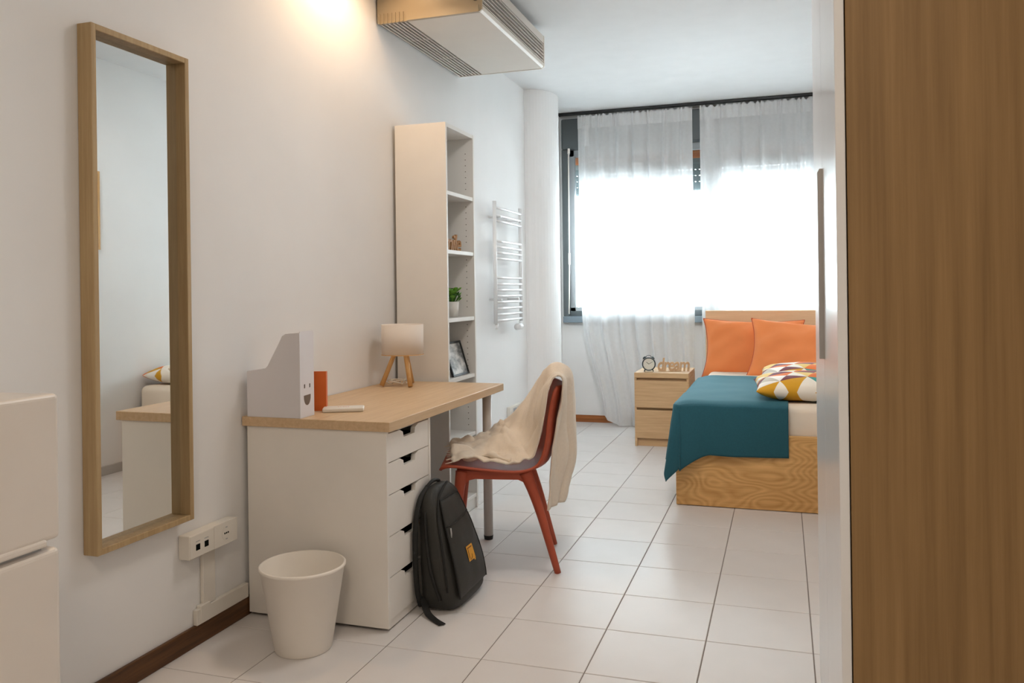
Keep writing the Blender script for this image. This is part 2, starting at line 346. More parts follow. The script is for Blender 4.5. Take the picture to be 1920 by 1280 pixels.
# ------------------------------------------------------------------ curtains
rail = thing('curtain_rail', 'thin black curtain rail under the ceiling above the window', 'curtain rail', (0, 7.03, 0))
obj('rail', box(.04, 2.335, -.016, .016, 2.706, 2.7285, .003), m_black, rail)
obj('end_cap', box(.03, .04, -.02, .02, 2.702, 2.7285, .002), m_black, rail)

def curtain(x0, x1, seed, label, left_pull):
    t = thing('curtain', label, 'curtain', (0, 7.02, 0), group='sheer white curtains at the window')
    def fold(u, z):
        w = .35+.65*sm((2.65-z)/.5)
        a = .016*math.sin(2*math.pi*u*7+seed+1.3*math.sin(u*9+seed))+.006*math.sin(2*math.pi*u*17+seed*2+2*math.sin(u*7))+.02*nz(u*5, seed, z*.5)
        return a*w-.035*sm((1.2-z)/1.2)
    def fn(u, v):
        z = 2.682*(1-v)+.006*v
        z += (1-v)**60*.012*math.sin(u*130+seed)
        l = x0
        if left_pull:
            l = x0+.02*sm((1.6-z)/1.)+.17*sm((.95-z)/.95)
            z = z+.11*max(0, 1-u*4.5)**2*v**6
        x = l+(x1-l)*(u+.010*math.sin(u*2*math.pi*7+seed))
        return (x, fold(u, z), z)
    obj('sheer_panel', grid(fn, 200, 44), m_sheer, t, True)
    def fh(u, v):
        z = 2.688-.11*v+(1-v)**3*.010*math.sin(u*150+seed*3)
        return (x0+(x1-x0)*(u+.010*math.sin(u*2*math.pi*7+seed)), fold(u, z)-.006-.004*math.sin(u*150), z)
    obj('header_tape', grid(fh, 220, 6), m_header, t, True)
    def ft(u, v):
        z = 2.60-.18*v; uu = .055+.055*u
        return (x0+(x1-x0)*uu, fold(uu, z)-.010, z)
    obj('fabric_tab', grid(ft, 8, 10), m_header, t, True)
    return t
curtain(.195, 1.178, .6, 'left sheer white curtain panel reaching the floor behind the nightstand', True)
curtain(1.236, 2.325, 2.1, 'right sheer white curtain panel hanging behind the bed headboard', False)

# ================================================================== MIRROR
mir = thing('wall_mirror', 'tall rectangular mirror in a light oak frame on the left wall', 'mirror', (0, 1.8265, .4418))
D, MW, MH, FT = .052, .40, 1.50, .018
def frame_bar(y0, y1, z0, z1): return box(0.001, D, y0, y1, z0, z1, .0015, 1)
obj('frame_side', frame_bar(0, FT, 0, MH), m_mirwood, mir); obj('frame_side', frame_bar(MW-FT, MW, 0, MH), m_mirwood, mir)
obj('frame_top', frame_bar(FT, MW-FT, MH-FT, MH), m_mirwood, mir); obj('frame_bottom', frame_bar(FT, MW-FT, 0, FT), m_mirwood, mir)
obj('mirror_glass', box(.010, .014, FT, MW-FT, FT, MH-FT), m_mirror, mir)
obj('backing', box(.002, .010, FT, MW-FT, FT, MH-FT), m_dark, mir)

# ================================================================== DESK
DY0, DY1, DT = 2.5445, 3.760, .727
dk = thing('desk', 'light oak desktop on a white drawer pedestal and a round leg', 'desk', (0, 0, 0))
obj('desktop', box(.004, .60, DY0, DY1, DT-.034, DT, .0018, 1), m_oak, dk)
def leg(x, y):
    l = obj('leg', tube((x, y, .018), (x, y, DT-.036), .0215, n=24), m_steel, dk, True); obj('foot', tube((x, y, .0005), (x, y, .02), .020, .023, 24), m_black, l); obj('mounting_plate', tube((x, y, DT-.040), (x, y, DT-.0345), .04, n=24), m_steel, l)
leg(.548, 3.664); leg(.06, 3.685)
du = thing('drawer_unit', 'white five-drawer pedestal under the near end of the desk', 'drawer unit', (0, 0, 0))
UX0, UX1, UY0, UY1, UH = .018, .566, 2.556, 2.928, DT-.0345
b = box(UX0, UX1+.016, UY0, UY0+.016, .012, UH, .001, 1); obj('side_panel', b, m_white, du); obj('side_panel', box(UX0, UX1+.016, UY1-.016, UY1, .012, UH, .001, 1), m_white, du)
obj('back_panel', box(UX0, UX0+.008, UY0+.016, UY1-.016, .012, UH), m_white, du)
obj('top_panel', box(UX0+.008, UX1, UY0+.016, UY1-.016, UH-.014, UH), m_white, du)
obj('plinth', box(UX1-.02, UX1+.010, UY0+.016, UY1-.016, .006, .033), m_white, du)
for (x, y) in ((.05, UY0+.05), (.05, UY1-.05), (.53, UY0+.05), (.53, UY1-.05)): obj('glide', tube((x, y, 0), (x, y, .013), .018), m_black, du)
zs = [.684, .582, .470, .326, .184, .036]
yc = (UY0+UY1)/2
for k in range(5):
    zt, zb_ = zs[k]-.0025, zs[k+1]+.0005; a, c_ = UY0+.0175, UY1-.0175
    poly = [(a, zb_), (c_, zb_), (c_, zt), (yc+.078, zt), (yc+.052, zt-.010), (yc+.046, zt-.030), (yc-.046, zt-.030), (yc-.052, zt-.010), (yc-.078, zt), (a, zt)]
    dr = obj('drawer', prism(poly, 'x', UX1-.003, UX1+.014), m_white, du)
    b = box(.06, UX1-.004, a+.008, a+.018, zb_+.01, zt-.045); box(.06, UX1-.004, c_-.018, c_-.008, zb_+.01, zt-.045, bm=b); box(.06, UX1-.004, a+.008, c_-.008, zb_+.01, zb_+.016, bm=b); box(.06, .07, a+.008, c_-.008, zb_+.01, zt-.045, bm=b)
    obj('drawer_box', b, m_dark, dr)

# ------------------------------------------------------------------ things on the desk
mf = thing('magazine_file', 'white cardboard magazine file with a smiling face cut-out', 'magazine file', (.026, 2.548, DT+.0005))
Lx, Wy, Hh = .222, .092, .305
side = [(0, 0), (Lx, 0), (Lx, Hh), (.165, Hh-.004), (.150, Hh-.012), (.138, Hh-.035), (.088, .185), (.078, .176), (.064, .172), (0, .165)]
obj('side', prism(side, 'y', 0, .003), m_paper, mf); obj('side', prism(side, 'y', Wy-.003, Wy), m_paper, mf)
obj('base', box(.003, Lx-.003, .003, Wy-.003, 0, .003), m_paper, mf); obj('back', box(0, .003, .003, Wy-.003, 0, .165), m_paper, mf)
# tall front, left solid; dark plates stand in for the face cut-outs
bm = bmesh.new()
obj('front', box(Lx-.003, Lx, .003, Wy-.003, 0, Hh+.004), m_paper, mf)
cy = Wy/2
mouth = [(cy-.022, .078)]+[(cy-.022*math.cos(math.pi*k/12), .074-.032*math.sin(math.pi*k/12)) for k in range(13)]+[(cy+.022, .080)]
tag(obj('mouth_cutout', prism(mouth, 'x', Lx-.001, Lx+.0006), mat('cutout_brown', (120, 104, 92), .9), mf), 'dark smiling mouth cut-out')
for s in (-1, 1):
    tag(obj('eye_cutout', prism([(cy+s*.017-.003, .104), (cy+s*.017+.003, .105), (cy+s*.017+.003, .119), (cy+s*.017-.003, .118)], 'x', Lx-.001, Lx+.0006), m_brown if 0 else mat('cutout_brown', (96, 84, 76), .9), mf), 'dark eye cut-out')

nb = thing('notebook', 'slim orange notebook standing upright behind the magazine file', 'notebook', (.206, 2.742, DT+.0005), .30)
obj('cover', box(-.035, .030, -.010, -.0085, 0, .148), m_obook, nb); obj('cover', box(-.035, .030, .0085, .010, 0, .148), m_obook, nb); obj('spine', box(.0285, .030, -.0085, .0085, 0, .148), m_obook, nb)
obj('pages', box(-.034, .0285, -.0085, .0085, .002, .146), m_pages, nb)

wbx = thing('power_bank', 'small flat white box with pale orange lettering on the desktop', 'power bank', (.305, 2.752, DT+.0005), .45)
obj('case', box(-.076, .076, -.036, .036, 0, .016, .005, 3), m_plastic, wbx, True)
for k, w in enumerate((.008, .006, .009, .007, .006)): obj('lettering', box(-.022+k*.0095, -.022+k*.0095+w*.8, -.006, .004, .016, .0163), m_inkor, wbx)

tl = thing('table_lamp', 'small tripod table lamp with white drum shade and wooden legs', 'lamp', (.157, 3.572, DT+.0005))
prof = [(.100, .150), (.100, .292), (.0985, .292), (.0985, .150), (.100, .150)]
obj('lamp_shade', lathe(prof, 48), m_shade, tl, True)
obj('shade_ring', lathe([(.0992, .1475), (.1008, .1475), (.1008, .151), (.0992, .151), (.0992, .1475)], 48), m_lampwood, tl)
b = tube((-.098, 0, .175), (.098, 0, .175), .002, n=6); tube((0, -.098, .175), (0, .098, .175), .002, n=6, bm=b); obj('shade_spider', b, m_steel, tl)
for (fx, fy) in ((-.078, -.070), (.070, -.066), (.0, .100)):
    obj('leg', tube((fx, fy, .004), (fx*.28, fy*.28, .178), .0115, .0105, 16), m_lampwood, tl, True)
obj('socket', tube((0, 0, .150), (0, 0, .205), .016), m_plastic, tl, True)
obj('bulb', lathe([(.0, .262), (.014, .257), (.024, .242), (.022, .225), (.012, .207), (0, .205)], 20), m_plastic, tl, True)
cb = [(-.03+.035*math.cos(a*.9)+.01*math.sin(a*2.1), .035*math.sin(a*.9)+.02*math.cos(a*1.3), .010+.018*abs(math.sin(a*.7))) for a in [k*.5 for k in range(40)]]
obj('cable', path(catmull(cb, 4), .0028, 6), m_cable, tl, True)

# ================================================================== BOOKSHELF
bk = thing('bookcase', 'tall narrow white bookcase standing past the end of the desk', 'bookcase', (.017, 3.80, 0))
BD, BW, BH = .28, .40, 2.02
obj('side_panel', box(0, BD, 0, .018, 0, BH, .001, 1), m_shelfw, bk); obj('side_panel', box(0, BD, BW-.018, BW, 0, BH, .001, 1), m_shelfw, bk)
obj('back_panel', box(.004, .010, .018, BW-.018, .06, BH), m_shelfw, bk); obj('top_panel', box(.010, BD-.002, .018, BW-.018, BH-.020, BH), m_shelfw, bk)
for z in (.080, .416, .730, 1.037, 1.384, 1.681): obj('shelf', box(.010, BD-.004, .0185, BW-.0185, z-.020, z, .001, 1), m_shelfw, bk)
obj('kick_panel', box(BD-.03, BD-.012, .018, BW-.018, 0, .060), m_shelfw, bk)
b = bmesh.new()
for x in (.05, .235):
    z = .16
    while z < 1.95:
        if min(abs(z-q) for q in (.416, .73, 1.037, 1.384, 1.681)) > .03: tube((x, BW-.0185, z), (x, BW-.0178, z), .0028, n=8, bm=b)
        z += .032
obj('peg_holes', b, mat('hole_shadow', (120, 112, 104), .9), bk)['kind'] = 'stuff'

def text_mesh(name, s, size, ext, m, parent, shear=0, space=.92, fat=.006):
    c = bpy.data.curves.new('t', 'FONT'); c.body = s; c.size = size; c.extrude = ext; c.bevel_depth = size*.01; c.offset = size*fat; c.shear = shear; c.space_character = space; c.resolution_u = 4
    o = bpy.data.objects.new('t', c); COL.objects.link(o); dg = bpy.context.evaluated_depsgraph_get()
    me = bpy.data.meshes.new_from_object(o.evaluated_get(dg)); bpy.data.objects.remove(o); me.name = name
    me.materials.clear(); me.materials.append(m); q = bpy.data.objects.new(name, me); COL.objects.link(q); q.parent = parent; return q
sg = thing('word_sign', 'brown wooden word sign reading smile on a bookcase shelf', 'sign', (.238, 3.845, 1.3845))
q = text_mesh('lettering', 'smile', .125, .005, m_sign2, sg, .22); q.rotation_euler = (math.pi/2, 0, math.pi/2)
mxy = max(v.co.x for v in q.data.vertices); q.scale = (.285/mxy, 1, 1); q.location = (0, 0, .0025)
pp = thing('potted_plant', 'small leafy green plant in a white pot on the bookcase', 'plant', (.225, 4.035, 1.0375))
obj('pot', lathe([(0, 0), (.030, 0), (.036, .082), (.0335, .082), (.030, .070), (0, .070)], 28), m_pot, pp, True)
for k in range(40):
    a = k*2.4; h = .085+.055*random.random(); r_ = .008+.034*random.random()
    tip = Vector((r_*math.cos(a), r_*math.sin(a), h)); d = Vector((math.cos(a), math.sin(a), .5+random.random())).normalized(); sd = d.cross(Vector((0, 0, 1))).normalized(); nn = sd.cross(d)
    V = [tuple(Vector((0, 0, .07))+d*.0), ]; ln = .026
    P = [tip, tip+d*ln*.35+sd*.013+nn*.003, tip+d*ln*.75+sd*.012+nn*.006, tip+d*ln+nn*.004, tip+d*ln*.75-sd*.012+nn*.006, tip+d*ln*.35-sd*.013+nn*.003, tip+d*ln*.5]
    base = Vector((.3*tip.x, .3*tip.y, .072)); P2 = P+[base+sd*.0018, base-sd*.0018, tip+sd*.0018, tip-sd*.0018]
    F = [(0, 1, 6), (1, 2, 6), (2, 3, 6), (3, 4, 6), (4, 5, 6), (5, 0, 6), (7, 8, 10, 9)]
    lf = obj('leaf', ([tuple(p) for p in P2], F), m_green if k % 3 else m_dgreen, pp); solid(lf, .0012)
pf = thing('picture_frame', 'small black frame with a grey mountain photograph on the bookcase', 'picture frame', (.268, 3.935, .7305), 0)
TL = math.radians(17)
ph = bpy.data.objects.new('frame_tilt', None)
def tilt(o): o.rotation_euler = (0, -TL, 0); return o
fh_, fw_ = .185, .225
b = box(-.008, .004, 0, fw_, 0, .011, .001, 1); box(-.008, .004, 0, fw_, fh_-.011, fh_, .001, 1, bm=b); box(-.008, .004, 0, .011, .011, fh_-.011, .001, 1, bm=b); box(-.008, .004, fw_-.011, fw_, .011, fh_-.011, .001, 1, bm=b)
tilt(obj('frame', b, m_black, pf)); tilt(obj('print', box(-.004, -.002, .0105, fw_-.0105, .0105, fh_-.0105), m_print, pf)); tilt(obj('backing', box(-.007, -.0041, .0105, fw_-.0105, .0105, fh_-.0105), m_dark, pf))
bpy.data.objects.remove(ph)

# ================================================================== AIR CONDITIONER
AY0, AY1, AZ0, AZ1, AXF = 3.64, 4.715, 2.49, 2.688, .556
ac = thing('air_conditioner', 'white slatted fan coil unit hung under the ceiling above the bookcase', 'air conditioner', (0, 0, 0))
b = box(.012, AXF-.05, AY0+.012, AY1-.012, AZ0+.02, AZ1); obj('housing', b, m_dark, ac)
obj('bottom_panel', prism([(.165, AZ0), (AXF-.012, AZ0), (AXF-.002, AZ0+.010), (AXF, AZ0+.030), (AXF-.012, AZ0+.030), (AXF-.02, AZ0+.014), (.165, AZ0+.014)], 'y', AY0+.012, AY1-.012), m_ac, ac)
obj('top_panel', prism([(.012, AZ1), (AXF-.010, AZ1), (AXF, AZ1-.008), (AXF, AZ1-.052), (AXF-.014, AZ1-.052), (AXF-.014, AZ1-.012), (.012, AZ1-.012)], 'y', AY0+.012, AY1-.012), m_ac, ac)
z0, z1 = AZ0+.034, AZ1-.054
for k in range(6):
    z = z0+(z1-z0)*k/5.5
    obj('front_slat', prism([(AXF-.010, z), (AXF, z+.001), (AXF, z+.0065), (AXF-.010, z+.0055)], 'y', AY0+.012, AY1-.012), m_ac, ac)
for k in range(7):
    x = .018+k*.0212
    obj('bottom_slat', prism([(x, AZ0), (x+.0075, AZ0), (x+.0075, AZ0+.007), (x, AZ0+.007)], 'y', AY0+.012, AY1-.012), m_ac, ac)
for y in (AY0+.35, AY0+.72): obj('bottom_rib', box(.018, .165, y, y+.006, AZ0+.012, AZ0+.020), m_ac, ac)
endp = [(.010, AZ0+.004), (.016, AZ0-.002), (AXF-.014, AZ0-.002), (AXF, AZ0+.008), (AXF+.002, AZ0+.03), (AXF+.002, AZ1-.008), (AXF-.010, AZ1+.002), (.010, AZ1+.002)]
for y0, y1 in ((AY0, AY0+.012), (AY1-.012, AY1)):
    e = obj('end_cap', prism(endp, 'y', y0, y1), m_acend if y0 == AY0 else m_ac, ac)
    if y0 == AY0:
        for k in range(7): obj('end_rib', box(.020+k*.021, .026+k*.021, y0-.006, y0, AZ0-.002, AZ0+.045), m_acend, e)
        obj('end_lip', prism([(.17, AZ0-.002), (AXF-.014, AZ0-.002), (AXF-.016, AZ0+.030), (.17, AZ0+.034)], 'y', y0-.008, y0), m_acend, e)
        obj('knob', tube((AXF-.03, y0-.012, AZ0+.07), (AXF-.03, y0, AZ0+.07), .018), m_black, e)
for y in (AY0+.15, AY1-.15): obj('hanger', box(.06, AXF-.12, y-.02, y+.02, AZ1, ZC), m_ac, ac)

# ================================================================== RADIATOR, SOCKETS
rd = thing('towel_radiator', 'white ladder towel radiator on the wall past the bookcase', 'radiator', (0, 5.155, .955))
for y in (0, .56): obj('upright', tube((.075, y, 0), (.075, y, .815), .013, n=14), m_rad, rd, True)
H_ = .815
for zz in [1-(q-495)/685 for q in (530, 572, 603, 716, 748, 780, 814, 922, 957, 992, 1026, 1060, 1096, 1130, 1164)]:
    obj('bar', path([(.078, 0, zz*H_), (.082, .14, zz*H_), (.083, .28, zz*H_), (.082, .42, zz*H_), (.078, .56, zz*H_)], .0095, 10), m_rad, rd, True)
for y in (.09, .47):
    for z in (.16, .72): obj('wall_bracket', tube((.001, y, z), (.09, y, z), .008, n=10), m_rad, rd)
v = obj('thermostat_valve', tube((.075, .54, -.045), (.075, .54, 0), .012, n=14), m_rad, rd, True); obj('thermostat_head', tube((.08, .44, -.04), (.08, .53, -.04), .022, n=18), m_rad, v, True); obj('dial_ring', tube((.08, .53, -.04), (.08, .545, -.04), .018, n=18), m_grey, v)
obj('valve', tube((.075, .02, -.035), (.075, .02, 0), .012, n=14), m_rad, rd, True)

st = thing('socket_trunking', 'white trunking box with two data ports and a power socket beside the desk', 'socket box', (0, 2.209, .309))
obj('box', box(.001, .045, 0, .248, 0, .078, .002, 1), m_plastic, st); 
obj('data_plate', box(.045, .0462, .003, .118, .003, .075), m_plastic, st); obj('socket_plate', box(.045, .0465, .122, .245, .001, .079, .001, 1), m_plastic, st)
for y in (.040, .082):
    p_ = obj('data_port', box(.0462, .0468, y-.010, y+.010, .024, .044), m_dark, st); obj('port_mark', box(.0462, .0466, y-.010, y+.010, .052, .055), m_grey, p_)
f = obj('socket_face', tube((.0464, .185, .040), (.0472, .185, .040), .024, n=28), m_plastic, st)
for dy in (-.009, 0, .009): obj('pin_hole', tube((.0470, .185+dy, .040), (.0476, .185+dy, .040), .0034, n=10), m_dark, f)
for dz in (-.020, .020): obj('earth_clip', box(.0470, .0475, .180, .190, .040+dz-.002, .040+dz+.002), m_grey, f)
ct = thing('cable_trunking', 'cream cable duct running down to the baseboard beside the desk', 'cable duct', (0, 0, 0))
obj('vertical_duct', box(.001, .014, 2.312, 2.375, .122, .308, .0015, 1), m_plastic, ct); obj('duct_collar', box(.001, .021, 2.292, 2.340, .070, .130, .0015, 1), m_plastic, ct); obj('horizontal_duct', box(.001, .018, 2.275, 2.553, .0685, .120, .0015, 1), m_plastic, ct)
lo = thing('low_socket_box', 'white socket strip low on the wall near the column', 'socket box', (0, 5.58, .21))
obj('box', box(.001, .03, 0, .45, 0, .13, .002, 1), m_plastic, lo)
for y in (.06, .16, .28, .36): obj('cover', box(.03, .033, y, y+.07, .04, .115, .001, 1), m_grey, lo)

# ================================================================== BIN
bn = thing('waste_bin', 'round white plastic waste bin in front of the drawer pedestal', 'waste bin', (.362, 2.372, .0005))
prof = [(0, .004), (.086, .004), (.090, 0), (.093, .004), (.1365, .268), (.141, .270), (.141, .277), (.137, .280), (.133, .277), (.0895, .010), (0, .010)]
obj('body', lathe(prof, 56), m_binw, bn, True)
obj('base_ring', lathe([(.078, .0005), (.091, .0005), (.091, .004), (.078, .004), (.078, .0005)], 48), m_binw, bn)

# ================================================================== FRIDGE
fr = thing('small_fridge', 'small white two-door fridge at the left edge below the mirror', 'fridge', (0, .692, 0))
FX = .55; FYL = .55
obj('cabinet', box(.02, FX-.05, .004, FYL-.004, .03, .980, .006, 2), m_fridge, fr)
obj('top_cover', box(.015, FX-.03, .002, FYL-.002, .962, .984, .006, 2), m_fridge, fr)
d = obj('freezer_door', box(FX-.046, FX, 0, FYL, .706, .986, .010, 4), m_fridge, fr); obj('grip_lip', box(FX-.030, FX+.004, .02, FYL-.035, .698, .712, .004, 2), m_fridge, d)
d = obj('fridge_door', box(FX-.046, FX, 0, FYL, .06, .690, .012, 4), m_fridge, fr); obj('grip_recess', box(FX-.044, FX-.012, .02, FYL-.035, .690, .698), m_grey, d)
for (x, y) in ((.06, .05), (.06, .5), (.45, .05), (.45, .5)): obj('foot', tube((x, y, 0), (x, y, .03), .018), m_black, fr)

# ================================================================== WARDROBE
wd = thing('wardrobe', 'tall wardrobe with wood side panel and glossy white doors at right', 'wardrobe', (1.991, 1.512, 0))
WDp, WL, WH = .384, 1.0, 2.36
tag(obj('side_panel', box(0, WDp, 0, .018, 0, WH, .001, 1), m_ward, wd), 'brown wood grain side panel'); obj('side_panel', box(0, WDp, WL-.018, WL, 0, WH, .001, 1), m_ward, wd)
obj('back_panel', box(WDp-.006, WDp, .018, WL-.018, .06, WH), m_white, wd); obj('top_panel', box(0, WDp-.006, .018, WL-.018, WH-.018, WH), m_ward, wd); obj('bottom_panel', box(0, WDp-.006, .018, WL-.018, .06, .078), m_ward, wd); obj('plinth', box(.02, .036, .018, WL-.018, 0, .06), m_ward, wd)
for k in range(2):
    y0 = .002+k*.499
    dr = tag(obj('door', box(-.018, -.002, y0, y0+.496, .066, WH-.004, .001, 1), m_whitegl, wd), 'high-gloss white door')
    if k == 0:
        poly = [(-.0295, 1.43), (-.0295, 1.01), (-.018, 1.01), (-.018, 1.438), (-.025, 1.438)]
        tag(obj('handle', prism(poly, 'y', y0+.465, y0+.490), m_handle, dr), 'brushed grey bar handle')

# ================================================================== BED
bd = thing('bed', 'single oak veneer bed frame with plain footboard and headboard', 'bed', (1.322, 4.525, 0))
BWd, BL = 1.045, 2.06
obj('footboard', box(0, BWd, 0, .03, .003, .395, .002, 1), m_bedwood, bd)
obj('side_rail', box(.012, .042, .03, BL-.06, .08, .385, .002, 1), m_headwood, bd); obj('side_rail', box(BWd-.042, BWd-.012, .03, BL-.06, .08, .385, .002, 1), m_headwood, bd)
obj('headboard', box(-.008, BWd, BL-.06, BL, .003, 1.0, .003, 1), m_headwood, bd)
for k in range(12): obj('slat', box(.042, BWd-.042, .10+k*.155, .16+k*.155, .27, .29), m_headwood, bd)
mt = tag(obj('mattress', box(1.322+.030, 1.322+BWd-.02, 4.525+.036, 4.525+BL-.065, .30, .555, .045, 5), m_sheet, None, True), 'cream sheeted mattress on the oak bed', 'mattress')

# teal blanket: flat cloth coordinates draped over the mattress edge, foot and left side
ZT = .560; EX, EY = 1.348, 4.522
LEFT, FRONT, RX, RY = .33, .285, .557, 1.36
def drape(s, t):
    # s: -LEFT..RX (x), t: -FRONT..RY (y)
    a, b_ = max(0, -s), max(0, -t)
    b_ *= 1+.30*max(0, 1-max(s, 0)/.16)**1.5          # the foot edge hangs lower towards the corner
    r_ = math.hypot(a, b_)
    x, y, z = EX+max(s, 0), EY+max(t, 0), ZT
    w = .004*nz(s*6, t*6, 3)
    if r_ == 0:
        return (x, y, z+w*.6-.012*max(0, 1-t/.07)**2-.010*max(0, 1-s/.07)**2)
    th = math.atan2(b_, a)        # 0 = left, pi/2 = front
    corner = math.sin(2*th) if (a > 0 and b_ > 0) else 0
    r_ *= 1-.17*corner
    rr = max(0, r_-.02)
    z = ZT-.018-rr*.985
    outF = .016+(.012*math.sin(max(s, 0)*9)*rr/.28+.004*math.sin(max(s, 0)*31))*(1 if s > 0 else 0)+(.010+.035*rr/.3)*max(0, 1-max(s, 0)/.12)
    outL = .030+.045*rr/.33+.015*math.sin(max(t, 0)*11)*rr/.33
    k = th/(math.pi/2)
    out = outL*(1-k)+outF*k+corner*rr*(.05+.16*(.5+.5*math.cos(4*math.pi*k)))
    x -= out*math.cos(th)-.045*corner*rr/.4; y -= out*math.sin(th)*(1+.3*corner)
    return (x, y, max(z, .02)+w)
def bl(u, v):
    s = -LEFT+u*(LEFT+RX); t = -FRONT+v*(FRONT+RY)
    return drape(s, t+.012*math.sin(s*8)*(1 if t > .5 else 0))
bo = obj('bed_blanket', grid(bl, 110, 150), m_teal, None, True); solid(bo, .006, 1); tag(bo, 'teal felt blanket hanging over the foot corner of the bed', 'blanket')

# pillows
def pillow_mesh(Wd, Hd, T, seed, pinch=.05, wr=.010, n=34, flange=0):
    V, F, idx = [], [], {}
    def P(u, v, side):
        e = (1-abs(u)**2.6)*(1-abs(v)**2.6); h = T/2*max(0, e)**.45
        cx = 1-pinch*(1-abs(v)**2)*abs(u)**3; cyy = 1-pinch*(1-abs(u)**2)*abs(v)**3
        x, y = u*Wd/2*cx, v*Hd/2*cyy
        k = min(1, 3*max(0, e))
        q = wr*(nz(x*9+seed, y*9, side*2)+.6*math.sin((x*.8-y*1.2)*26+4*nz(x*3, y*3, seed))*k*.5)*k
        edge = .006*nz(x*14, y*14, seed)*(1-k)
        return (x, y, side*(h+q*(1 if h > .006 else 0))+edge)
    for s in (1, -1):
        for j in range(n+1):
            for i in range(n+1):
                bord = i in (0, n) or j in (0, n)
                if s == -1 and bord: idx[(s, i, j)] = idx[(1, i, j)]; continue
                u, v_ = -1+2*i/n, -1+2*j/n; u = math.sin(u*math.pi/2)*.35+u*.65; v_ = math.sin(v_*math.pi/2)*.35+v_*.65
                idx[(s, i, j)] = len(V); V.append(P(u, v_, s))
        for j in range(n):
            for i in range(n):
                F.append(tuple(idx[(s, a, c)] for a, c in ((i, j), (i+1, j), (i+1, j+1), (i, j+1))))
    rim = [V[idx[(1, i, 0)]] for i in range(n)]+[V[idx[(1, n, j)]] for j in range(n)]+[V[idx[(1, i, n)]] for i in range(n, 0, -1)]+[V[idx[(1, 0, j)]] for j in range(n, 0, -1)]
    A = [None]*len(V)
    for s in (-1, 1):
        for i in range(n+1):
            d_ = 0; c_ = n//2
            for rng in (range(c_, n+1), range(c_, -1, -1)):
                d_ = 0; pv = Vector(V[idx[(s, i, c_)]])
                for j in rng:
                    q = Vector(V[idx[(s, i, j)]]); d_ += (q-pv).length; pv = q
                    A[idx[(s, i, j)]] = (q.x, d_*(1 if rng.step > 0 else -1), 0)
    return (V, F), rim, A
def cushion(name, label, cat, Wd, Hd, T, seed, m, loc, rot, pipe=None, group=None, **kw):
    t = thing(name, label, cat, loc, 0, group); t.rotation_euler = rot
    (g, rim, A) = pillow_mesh(Wd, Hd, T, seed, **kw); cv = obj('cover', g, m, t, True)
    at = cv.data.attributes.new('unrolled', 'FLOAT_VECTOR', 'POINT')
    for k, a in enumerate(A): at.data[k].vector = a
    if pipe: obj('piping', path(rim+[rim[0]], .0035, 6), pipe, t, True)
    return t
R = math.radians
cushion('bed_pillow', 'orange bed pillow upright at the left against the headboard', 'pillow', .73, .46, .18, 1.3, m_pillow, (1.668, 6.365, .716), (R(74), R(1), 0), m_pipe, 'orange pillows on the bed', pinch=.11, wr=.018)
cushion('bed_pillow', 'orange bed pillow overlapping the other one on the right', 'pillow', .74, .47, .18, 5.9, m_pillow, (2.015, 6.155, .712), (R(62), R(5), 0), m_pipe, 'orange pillows on the bed', pinch=.11, wr=.018)
cushion('throw_cushion', 'colourful triangle-print cushion lying nearest the foot of the bed', 'cushion', .62, .40, .145, 2.2, m_tri, (2.040, 4.785, .632), (R(4), 0, R(4)), None, 'triangle print cushions on the bed', pinch=.04, wr=.005)
cushion('throw_cushion', 'colourful triangle-print cushion lying behind the front patterned one', 'cushion', .60, .40, .145, 8.7, m_tri, (2.045, 5.21, .640), (R(6), 0, R(-3)), None, 'triangle print cushions on the bed', pinch=.04, wr=.005)

# ================================================================== NIGHTSTAND
ns = thing('nightstand', 'two-drawer oak nightstand beside the bed', 'nightstand', (.822, 6.136, 0))
NW, ND, NH = .40, .46, .55
obj('top_panel', box(0, NW, 0, ND, .512, NH, .0015, 1), m_night, ns)
obj('side_panel', box(0, .016, .006, ND, 0, .512), m_night, ns); obj('side_panel', box(NW-.016, NW, .006, ND, 0, .512), m_night, ns)
obj('back_panel', box(.016, NW-.016, ND-.008, ND, 0, .512), m_night, ns); obj('plinth', box(.016, NW-.016, .030, .046, 0, .066), m_night, ns)
obj('inner_rail', box(.016, NW-.016, .030, .046, .27, .30), m_night, ns); obj('inner_rail', box(.016, NW-.016, .030, .046, .485, .512), m_night, ns)
for z0, z1 in ((.290, .490), (.062, .272)):
    dr = obj('drawer', box(.006, NW-.006, .001, .018, z0, z1, .001, 1), m_night, ns); obj('drawer_box', box(.03, NW-.03, .018, ND-.03, z0+.02, z1-.05), m_headwood, dr)

ck = thing('alarm_clock', 'round twin-bell alarm clock on the nightstand', 'clock', (.918, 6.225, .5505), R(12))
def disc(y0, y1, r, bm=None, n=40): return tube((0, y0, .058), (0, y1, .058), r, n=n, bm=bm)
b = bmesh.new()
V, F = [], []
for i in range(48):
    a = 2*math.pi*i/48
    for k in range(8):
        q = 2*math.pi*k/8; rr = .047+.0045*math.cos(q); V.append((rr*math.cos(a), -.018+.006*math.sin(q), .058+rr*math.sin(a)))
for i in range(48):
    for k in range(8): F.append((i*8+k, ((i+1) % 48)*8+k, ((i+1) % 48)*8+(k+1) % 8, i*8+(k+1) % 8))
obj('rim', (V, F), m_clockr, ck, True); obj('case', disc(-.016, .022, .047), m_clockr, ck); fc = obj('dial', disc(-.0185, -.016, .0455), m_clockf, ck)
for ang, ln, w in ((50, .024, .0016), (-58, .034, .0012)):
    a = R(ang); obj('hand', tube((0, -.0195, .058), (ln*math.sin(-a), -.0195, .058+ln*math.cos(a)), w, n=6), m_dark, fc)
